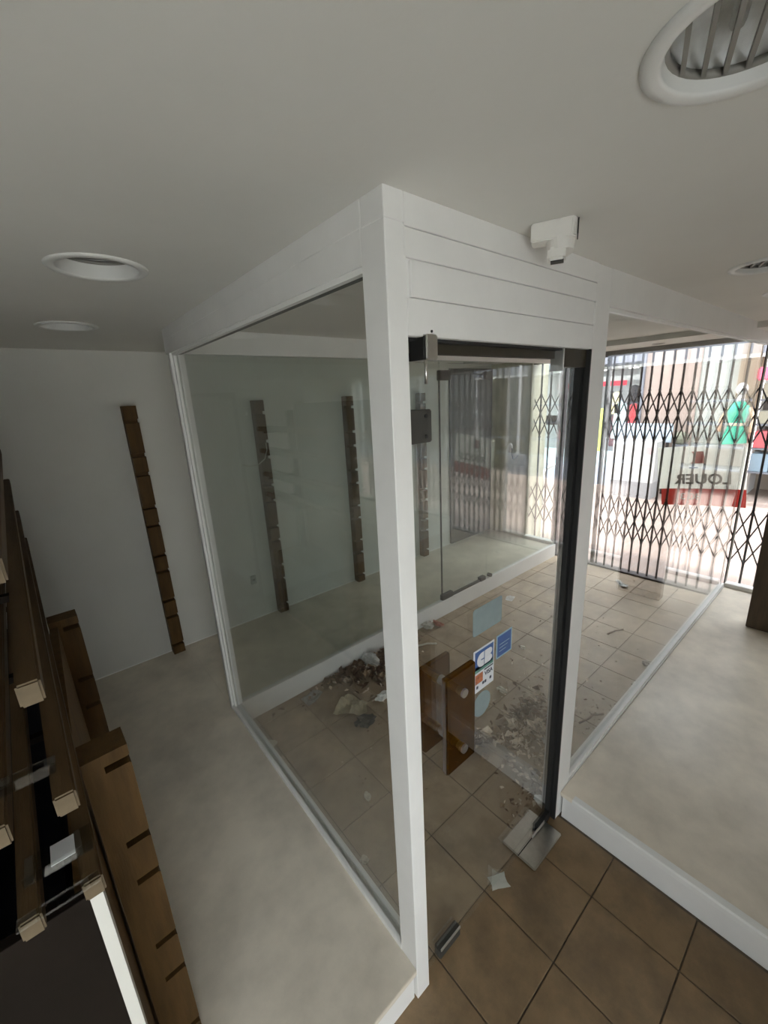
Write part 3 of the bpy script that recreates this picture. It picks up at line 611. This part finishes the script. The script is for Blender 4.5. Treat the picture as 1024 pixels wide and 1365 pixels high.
litter('leaf_litter', [(.86, 1.58, .11, .05, -.2), (.98, 1.52, .10, .07, 0), (1.15, 1.55, .15, .05, 0)], 420, 'heap of dry brown leaves against the far kerb', 31, (7, 3, 1), .014, .04)
litter('leaf_litter', [(1.0, 1.38, .16, .09, .2), (.72, 1.58, .2, .04, 0)], 120, 'pale leaf scraps around the heap by the far kerb', 32, (2, 4, 3), .008, .024)
litter('leaf_litter', [(1.40, .47, .15, .035, .15), (1.10, .50, .12, .03, -.75), (1.45, .34, .10, .04, -.2)], 420, 'brown leaf litter swept up behind the glass door', 33, (4, 4, 4), .014, .042)
litter('leaf_litter', [(1.3, .38, .17, .07, 0), (1.15, .27, .12, .08, 0), (1.02, .17, .08, .05, 0), (1.6, .62, .25, .12, 0)], 260, 'pale crumbs and torn leaves behind the glass door', 34, (1, 3, 4), .006, .022)
litter('leaf_litter', [(.86, .13, .05, .03, 0), (1.65, .20, .16, .05, -.2), (2.0, .55, .4, .15, 0), (2.9, .7, .5, .4, 0), (.4, 1.0, .2, .3, 0)], 190, 'loose specks of dirt scattered over the entrance tiles', 35, (4, 3, 1), .004, .013)

# ================================================================== STREET
PAVE = bpy.data.materials.new('pink_paving'); PAVE.use_nodes = True; nt = PAVE.node_tree; N = nt.nodes; K = nt.links; b = N['Principled BSDF']; b.inputs['Roughness'].default_value = .8
tc = N.new('ShaderNodeTexCoord'); br = N.new('ShaderNodeTexBrick'); br.inputs['Scale'].default_value = 1; br.inputs['Brick Width'].default_value = .22; br.inputs['Row Height'].default_value = .11; br.inputs['Mortar Size'].default_value = .006
br.inputs['Color1'].default_value = (.29, .22, .19, 1); br.inputs['Color2'].default_value = (.27, .21, .185, 1); br.inputs['Mortar'].default_value = (.30, .25, .23, 1); K.new(tc.outputs['Object'], br.inputs['Vector']); K.new(br.outputs['Color'], b.inputs['Base Color'])
boxo('street_paving', (L+.06, 12.5, -16, 18, -.2, -.012), PAVE, label='pale pinkish brick paving of the sunlit street', kind='structure')
def fm(n, c, r=.7, v=.06): return mat(n, c, r, v, 3)
PINK = fm('pink_render', (.36, .285, .25)); MINT = fm('mint_white_render', (.43, .455, .43)); TAN = fm('tan_render', (.30, .23, .16)); DKG = fm('dark_grey_cladding', (.16, .17, .20)); PBL = fm('pale_blue_render', (.60, .70, .78))
GRY = fm('mid_grey_render', (.42, .42, .42)); SHOPW = fm('shop_inner_wall', (.55, .58, .58)); REDS = fm('red_stripe', (.75, .05, .09)); DARKS = fm('dark_shopfront', (.07, .075, .075)); WIN = mat('far_window_glass', (.10, .13, .15), .08, .1, 2)
FX = 8.5
t = thing('building', 'pink and white rendered building across the street', 'building', (FX, 1.6, 0))
def fb(name, y0, y1, z0, z1, m, x0=FX, x1=FX+.4, p=None, bv=0): return boxo(name, (x0-FX, x1-FX, y0-1.6, y1-1.6, z0, z1), m, p or t, bv)
fb('pink_wall', 1.50, 2.36, -.02, 3.4, PINK); fb('white_wall', .96, 1.50, -.02, 3.4, MINT, FX+.03); fb('tan_pilaster', .72, .96, -.02, 3.4, TAN, FX-.06)
fb('grey_edge', 2.36, 2.43, -.02, 2.75, DKG, FX-.05); fb('upper_wall', 2.43, 4.42, 2.75, 3.4, PINK); fb('cornice', .96, 2.43, 3.25, 3.45, MINT, FX-.12)
t = thing('clothes_shop', 'clothes shop with red stripe and dark lintel across the street', 'shop', (FX, 3.4, 0))
def sb(name, y0, y1, z0, z1, m, x0=FX, x1=FX+.2, p=None): return boxo(name, (x0-FX, x1-FX, y0-3.4, y1-3.4, z0, z1), m, p or t)
sb('lintel', 2.43, 4.42, 2.44, 2.76, DKG, FX-.08); sb('lintel_edge', 2.43, 4.42, 2.40, 2.44, BLACK, FX-.09); sb('ceiling_panel', 2.43, 4.42, 2.36, 2.40, MINT, FX+.2, FX+2.2)
sb('rear_wall', 2.43, 4.42, -.02, 2.4, SHOPW, FX+1.6, FX+1.8); sb('side_wall', 4.36, 4.42, -.02, 2.4, SHOPW, FX, FX+1.8); sb('red_stripe', 2.95, 4.36, 2.02, 2.12, REDS, FX+.7, FX+.76); sb('inner_band', 2.43, 4.36, 2.12, 2.22, SHOPW, FX+.7, FX+.76)
sb('floor_step', 2.43, 4.42, -.02, .36, fm('blue_grey_plinth', (.42, .48, .60)), FX-.05, FX+1.6); sb('window_ledge', 2.43, 4.42, .36, .70, fm('aqua_panel', (.55, .74, .78)), FX-.0, FX+.1)
sb('mullion', 3.28, 3.32, .36, 2.44, DKG, FX, FX+.05); sb('green_banner', 3.05, 3.12, .70, 1.58, fm('lime_banner', (.52, .62, .12)), FX-.02, FX)
for k in range(3): sb('ceiling_lamp', 2.7+.55*k, 2.85+.55*k, 2.345, 2.36, emit('shop_lamp_%d' % k, (1, .97, .9), 3), FX+.5, FX+.6)
texto('lettering', 'XOIT', .16, GRY, t, basis((-.01, .28, 1.82), (0, 0, -1), (0, -1, 0)), .002)
def garment(name, y, z0, z1, wd, m, label, x=FX+.25, z_sh=.12):
    """hanging garment: shoulders, body, hem"""
    bm = bmesh.new(); h = z1-z0; prof = [(-.06*wd, z1), (-.5*wd, z1-h*z_sh), (-.42*wd, z1-h*.4), (-.55*wd, z0), (.55*wd, z0), (.42*wd, z1-h*.4), (.5*wd, z1-h*z_sh), (.06*wd, z1)]
    bm_prism(bm, [(u, v) for u, v in prof], 'x', -.05, .05); bmesh.ops.bevel(bm, geom=list(bm.edges), offset=.015, segments=2, affect='EDGES')
    return obj(name, bm, m, None, label=label, cat='garment', loc=(x, y, 0))
garment('red_garment', 2.58, 1.20, 1.66, .22, fm('red_cloth', (.50, .06, .07)), 'red garment hanging in the clothes shop window beside the pink wall')
garment('pale_garment', 2.84, .95, 1.72, .24, fm('pale_cyan_cloth', (.62, .82, .84)), 'pale cyan garment hanging in the clothes shop window')
garment('dark_garment', 2.66, 1.62, 2.02, .2, fm('black_cloth', (.03, .03, .035)), 'dark top hanging high in the clothes shop', FX+.4)
garment('cream_garment', 2.93, 1.45, 1.9, .16, fm('cream_cloth', (.72, .66, .40)), 'cream yellow garment in the clothes shop behind the gate post')
garment('brown_garment', 3.0, .75, 1.45, .18, fm('plum_cloth', (.20, .09, .10)), 'plum coloured dress in the clothes shop', FX+.5)
garment('dark_garment', 3.25, .9, 1.7, .3, fm('charcoal_cloth', (.10, .10, .11)), 'charcoal coat in the clothes shop left of the banner', FX+.9)
garment('green_garment', 3.62, .62, 1.45, .26, fm('sage_cloth', (.22, .34, .24)), 'sage green dress in the clothes shop seen through the open gap')
garment('brown_garment', 3.74, 1.25, 1.62, .2, fm('olive_cloth', (.16, .13, .08)), 'olive brown top in the clothes shop seen through the gap', FX+.4)
t = thing('blue_house', 'pale blue house front with glazed door farther along the street', 'building', (FX, 5.6, 0))
def hb(name, y0, y1, z0, z1, m, x0=FX, x1=FX+.3): return boxo(name, (x0-FX, x1-FX, y0-5.6, y1-5.6, z0, z1), m, t)
hb('corner_pillar', 4.42, 4.74, -.02, 3.4, PBL, FX-.05); hb('wall', 4.74, 9.5, 2.6, 3.4, MINT); hb('glazed_front', 4.74, 6.4, .3, 2.6, fm('aqua_glass_front', (.45, .62, .62)), FX+.06); hb('plinth', 4.74, 9.5, -.02, .3, GRY); hb('wall_far', 6.4, 9.5, .3, 2.6, PINK)
for y in (5.1, 5.6, 6.0): hb('mullion', y, y+.05, .3, 2.6, PBL, FX+.02, FX+.1)
t = thing('bazaar_shop', 'shop with stacked goods at the right edge across the street', 'shop', (FX, -.4, 0))
def zb(name, y0, y1, z0, z1, m, x0=FX, x1=FX+.3): return boxo(name, (x0-FX, x1-FX, y0+.4, y1+.4, z0, z1), m, t)
zb('upper_wall', -3.0, .72, 2.7, 5.0, fm('lilac_render', (.20, .195, .23))); zb('lintel', -3.0, .72, 2.4, 2.7, DKG, FX-.05); zb('rear_wall', -3.0, .72, -.02, 2.4, fm('tan_inner', (.36, .31, .26)), FX+1.2, FX+1.4)
zb('inner_ceiling', -2.99, .71, 2.34, 2.40, GRY, FX-.04, FX+1.4); zb('side_wall', -2.99, -2.94, -.02, 2.34, GRY, FX+.02, FX+1.2); zb('side_wall', .68, .72, -.02, 2.34, GRY, FX+.62, FX+1.2)
for z in (.45, .85, 1.25, 1.65): zb('shelf', -3.0, .68, z, z+.03, DKG, FX+.15, FX+.6)
R = random.Random(5); gc = [fm('goods_%d' % i, c) for i, c in enumerate(((.55, .12, .14), (.30, .28, .22), (.50, .47, .42), (.16, .16, .17), (.62, .30, .30), (.22, .30, .38)))]
k = 0
for z in (.48, .88, 1.28, 1.68):
    y = .66; k = 0
    while y > -.5:
        wd = R.uniform(.16, .3); h = R.uniform(.2, .34)
        ci = R.randrange(6); row = {.48: 'lowest', .88: 'second', 1.28: 'third', 1.68: 'top'}[z]; n_ = ('first', 'second', 'third', 'fourth', 'fifth', 'sixth', 'seventh', 'eighth', 'ninth')[k]; k += 1
        tag(boxo('goods_box', (FX+.16, FX+.5, y-wd, y, z, z+h), gc[ci], None, .01), '%s box of goods, %s from the left on the %s bazaar shelf' % (('red', 'olive', 'beige', 'charcoal', 'rose', 'slate blue')[ci], n_, row), 'box', 'boxes on the bazaar shelves'); y -= wd+.02
tag(boxo('hanging_bag', (FX-.25, FX-.15, .52, .70, 1.98, 2.18), fm('bag_red', (.62, .10, .16)), None, .02), 'red bag hanging at the top right of the gate view', 'bag')
t = thing('dark_shopfront', 'dark closed shop front farther down the street', 'building', (FX, -6, 0))
def kb_(name, y0, y1, z0, z1, m, x0=FX, x1=FX+.3): return boxo(name, (x0-FX, x1-FX, y0+6, y1+6, z0, z1), m, t)
kb_('wall', -14, -3.0, 2.6, 5.0, fm('sooty_render', (.16, .155, .15))); kb_('shopfront', -14, -3.0, -.02, 2.6, DARKS, FX+.05); kb_('stall_riser', -14, -3, -.02, .5, DKG, FX-.0)
for y in range(-13, -3): kb_('mullion', y, y+.06, .5, 2.6, GRY, FX+.0)
# grey advertising counter and blue-grey banner by the pink wall
t = thing('street_counter', 'grey advertising counter standing on the street paving', 'counter', (7.7, 2.15, -.012))
boxo('front_panel', (0, .02, -.36, .36, .30, 1.05), fm('pale_grey_panel', (.60, .60, .59)), t, .004); boxo('body', (.02, .45, -.35, .35, .30, 1.03), GRY, t); boxo('skirt', (.0, .45, -.35, .35, 0, .30), fm('dark_grey_skirt', (.30, .30, .31)), t)
cylo('round_logo', (-.003, -.26, .88), (0, -.26, .88), .07, fm('faded_rose', (.52, .40, .40)), t); boxo('text_line', (-.002, 0, -.30, -.05, .60, .64), fm('faded_grey', (.45, .44, .43)), t)
t = thing('street_banner', 'blue grey banner board leaning before the pink wall', 'banner', (8.28, 2.2, -.012))
boxo('board', (0, .03, -.46, .52, .97, 1.31), fm('blue_grey_board', (.46, .55, .64)), t, .004)
for y in (-.4, .46): boxo('leg', (0, .03, y-.02, y+.02, 0, .97), GATE, t)
t = thing('planter', 'dark grey planter at the right end of the blue banner', 'planter', (8.3, 1.60, -.012))
bm = bmesh.new(); bm_cyl(bm, (0, 0, 0), (0, 0, .95), .09, .12, 16); obj('pot', bm, DKG, t); bm = bmesh.new(); bmesh.ops.create_icosphere(bm, subdivisions=2, radius=.13); bmesh.ops.translate(bm, vec=(0, 0, 1.05), verts=bm.verts); obj('bush', bm, fm('dull_leaves', (.15, .16, .12)), t)
# dress form with a green dress
t = thing('dress_form', 'headless shop mannequin in a green dress across the street', 'mannequin', (8.2, .84, -.012))
bm = bmesh.new(); bm_lathe(bm, [(.20, .75), (.185, .95), (.15, 1.15), (.105, 1.32), (.12, 1.42), (.14, 1.5), (.13, 1.6), (.06, 1.68), (.01, 1.69)], seg=20); bmesh.ops.scale(bm, vec=(.75, 1, 1), verts=bm.verts); d = obj('dress', bm, fm('emerald_cloth', (.03, .46, .30)), t, smooth=True)
bm = bmesh.new(); bm_lathe(bm, [(.108, 1.30), (.112, 1.32), (.108, 1.345)], seg=20); bmesh.ops.scale(bm, vec=(.78, 1.02, 1), verts=bm.verts); obj('belt', bm, fm('sand_belt', (.70, .55, .35)), d)
cylo('neck', (0, 0, 1.68), (0, 0, 1.78), .05, fm('form_white', (.75, .74, .72)), t); bm = bmesh.new(); bmesh.ops.create_uvsphere(bm, u_segments=16, v_segments=10, radius=.085); bmesh.ops.scale(bm, vec=(1, .9, 1.2), verts=bm.verts); bmesh.ops.translate(bm, vec=(0, 0, 1.87), verts=bm.verts); obj('head', bm, fm('form_white', (.75, .74, .72)), t, smooth=True)
for s in (-1, 1): tubeo('arm', [(0, s*.13, 1.58), (0, s*.2, 1.4), (-.05, s*.2, 1.2)], .035, fm('form_tan', (.62, .42, .28)), t)
cylo('stand', (0, 0, 0), (0, 0, .76), .02, STEEL, t); cylo('foot', (0, 0, 0), (0, 0, .02), .18, STEEL, t)
# bicycle hoop on the street
tubeo('bicycle_hoop', [(6.2, 3.05, -.012), (6.2, 3.05, .5)]+[(6.2, 2.80+.25*cos(radians(a)), .5+.25*sin(radians(a))) for a in range(15, 180, 15)]+[(6.2, 2.55, .5), (6.2, 2.55, -.012)], .025, ALU, label='pale metal bicycle hoop standing in the street', cat='bike rack')
